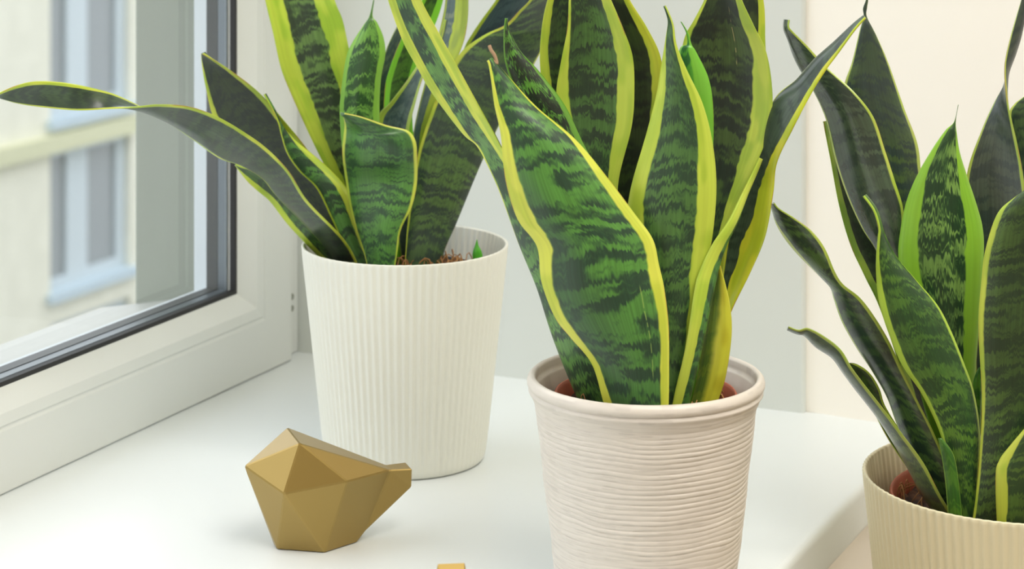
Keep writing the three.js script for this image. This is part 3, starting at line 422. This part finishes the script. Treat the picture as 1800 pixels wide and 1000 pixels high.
LC({ s: [[1668, 925, 1692, 925], [1662, 850, 1685, 850], [1655, 800, 1676, 800], [1649, 770, 1656, 770]], z: [5, 5, 5], cup: 0.2, d: '#2c5a18', l: '#4b8024', mL: 0.08, mR: 0.08, m: '#5d8f2a' });
LC({ s: [[1706, 890, 1722, 890], [1706, 760, 1723, 760], [1708, 690, 1726, 690], [1713, 662, 1725, 658], [1721, 645, 1723, 645]], z: [3, 3.2, 3.2], cup: 0.15, d: '#2f6a1c', l: '#4a8c28', mL: 0.05, mR: 0.1, m: '#6da82c' });
coir(plantC, C, 60, -0.02, 0.0, 0.06, 15);

// ---------------------------------------------------------------- faceted bird ornaments
const gold = new THREE.MeshPhysicalMaterial({ color: '#a0874a', roughness: 0.4, metalness: 0.85, clearcoat: 0.35, clearcoatRoughness: 0.3 });
function birdGeometry(lift = 0) {
  // vertices measured on the near side; the far side is their mirror image in the bird's own plane
  const mid = new THREE.Vector3(), nrm = RIGHT.clone().multiplyScalar(-0.309).addScaledVector(AHEAD, 0.951).normalize();
  mid.copy(EYE).addScaledVector(RIGHT, -0.14145).addScaledVector(AHEAD, 1.4727);
  const near = { crown: at(527, 779, 1.455), chest: at(499, 868, 1.4425), wing: at(611, 846, 1.4575), root: at(686, 826, 1.4866), end: at(724.5, 824, 1.4894), low: at(723.5, 856, 1.4894), under: at(643, 933, 1.481), b1: at(487, 966, 1.4641), b2: at(571, 972, 1.4577), b3: at(627, 954, 1.4771) };
  for (const k of ['b1', 'b2', 'b3']) near[k].y = SILL + 0.0002;
  near.end.y += lift; near.low.y += lift; near.root.y += lift * 0.45; near.under.y += lift * 0.35;
  const beak = at(429, 819, 1.4627); beak.addScaledVector(nrm, -beak.clone().sub(mid).dot(nrm));
  const V = { beak };
  for (const k in near) { V[k] = near[k]; const q = near[k], f = q.clone().addScaledVector(nrm, -2 * q.clone().sub(mid).dot(nrm)); f.y = q.y; V[k + '_'] = f; }
  const half = [['beak', 'chest', 'crown'], ['crown', 'chest', 'wing'], ['crown', 'wing', 'root'], ['chest', 'b2', 'wing'], ['beak', 'b1', 'chest'], ['chest', 'b1', 'b2'], ['wing', 'b2', 'b3', 'under', 'root'], ['root', 'under', 'low', 'end']];
  const far = (k) => (k === 'beak' ? k : k + '_'), faces = [];
  for (const f of half) { faces.push(f); faces.push(f.map(far).reverse()); }
  faces.push(['beak', 'crown', 'crown_'], ['crown', 'root', 'root_', 'crown_'], ['root', 'end', 'end_', 'root_'], ['end', 'low', 'low_', 'end_'], ['low', 'under', 'under_', 'low_'], ['under', 'b3', 'b3_', 'under_'], ['beak', 'b1_', 'b1'], ['b1', 'b1_', 'b2_', 'b3_', 'b3', 'b2']);
  // bevelled solid: every face drawn in a little, edges and corners bridged
  const pos = [], c = new THREE.Vector3(), inset = 0.0007, shrunk = [], edgeOf = {}, corner = {};
  for (const k in V) c.add(V[k]); c.multiplyScalar(1 / Object.keys(V).length);
  const tri = (a, b, d) => { const n = b.clone().sub(a).cross(d.clone().sub(a)), m = a.clone().add(b).add(d).multiplyScalar(1 / 3).sub(c); pos.push(a, ...(n.dot(m) < 0 ? [d, b] : [b, d])); };
  faces.forEach((f, fi) => {
    const p = f.map((k) => V[k]), cen = p.reduce((s, q) => s.add(q), new THREE.Vector3()).multiplyScalar(1 / p.length), q = {};
    f.forEach((k, i) => {
      const e0 = p[(i + p.length - 1) % p.length].clone().sub(p[i]).normalize(), e1 = p[(i + 1) % p.length].clone().sub(p[i]).normalize(), s = Math.max(0.25, e0.clone().cross(e1).length());
      q[k] = p[i].clone().addScaledVector(e0.add(e1), inset / s);
    });
    shrunk.push(q);
    const ks = f.map((k) => q[k]); for (let i = 1; i < ks.length - 1; i++) tri(ks[0], ks[i], ks[i + 1]);
    f.forEach((k, i) => { const n = f[(i + 1) % f.length], id = [k, n].sort().join('|'); (edgeOf[id] ??= []).push(fi); (corner[k] ??= []).push(fi); });
  });
  for (const id in edgeOf) { const [a, b] = id.split('|'), [f, g] = edgeOf[id]; if (g === undefined) continue; tri(shrunk[f][a], shrunk[f][b], shrunk[g][b]); tri(shrunk[f][a], shrunk[g][b], shrunk[g][a]); }
  for (const k in corner) { const out = V[k].clone().sub(c).normalize(), ax = new THREE.Vector3(0.31, 0.8, 0.52).cross(out).normalize(), ay = out.clone().cross(ax), ps = corner[k].map((f) => shrunk[f][k]);
    const m = ps.reduce((s, q) => s.add(q), new THREE.Vector3()).multiplyScalar(1 / ps.length); ps.sort((a, b) => Math.atan2(a.clone().sub(m).dot(ay), a.clone().sub(m).dot(ax)) - Math.atan2(b.clone().sub(m).dot(ay), b.clone().sub(m).dot(ax)));
    for (let i = 1; i < ps.length - 1; i++) tri(ps[0], ps[i], ps[i + 1]); }
  const foot = new THREE.Vector3(mid.x, SILL, mid.z), g = new THREE.BufferGeometry();
  g.setAttribute('position', new THREE.Float32BufferAttribute(pos.flatMap((p) => [p.x - foot.x, p.y - foot.y, p.z - foot.z]), 3));
  g.computeVertexNormals();
  return { g, foot, V };
}
{
  const { g, foot } = birdGeometry();
  const bird = mesh('bird_ornament', g, gold); bird.position.copy(foot);
  bird.userData = { label: 'matt gold faceted bird ornament standing whole on the sill before the ribbed planter', category: 'ornament' };
  const up = birdGeometry(0.042), second = mesh('bird_ornament', up.g, gold);
  second.userData = { label: 'matt gold faceted bird ornament of which only the raised tail shows beside the coiled planter', category: 'ornament' };
  // turned so that its tail points away from the camera
  const tail = up.V.end.clone().add(up.V.end_).multiplyScalar(0.5).sub(foot), want = AHEAD.clone().multiplyScalar(1).addScaledVector(RIGHT, -0.12), ang = Math.atan2(tail.z, tail.x) - Math.atan2(want.z, want.x);
  second.rotation.y = ang;
  const t2 = tail.clone().applyAxisAngle(new THREE.Vector3(0, 1, 0), ang), goal = at(793, 988, (1.4 - SILL - tail.y) * FPX / 1388);
  second.position.set(goal.x - t2.x, SILL, goal.z - t2.z);
}

scene.traverse((o) => { if (o.isMesh && o.material === M.glass) o.castShadow = false; });
renderer.render(scene, camera);
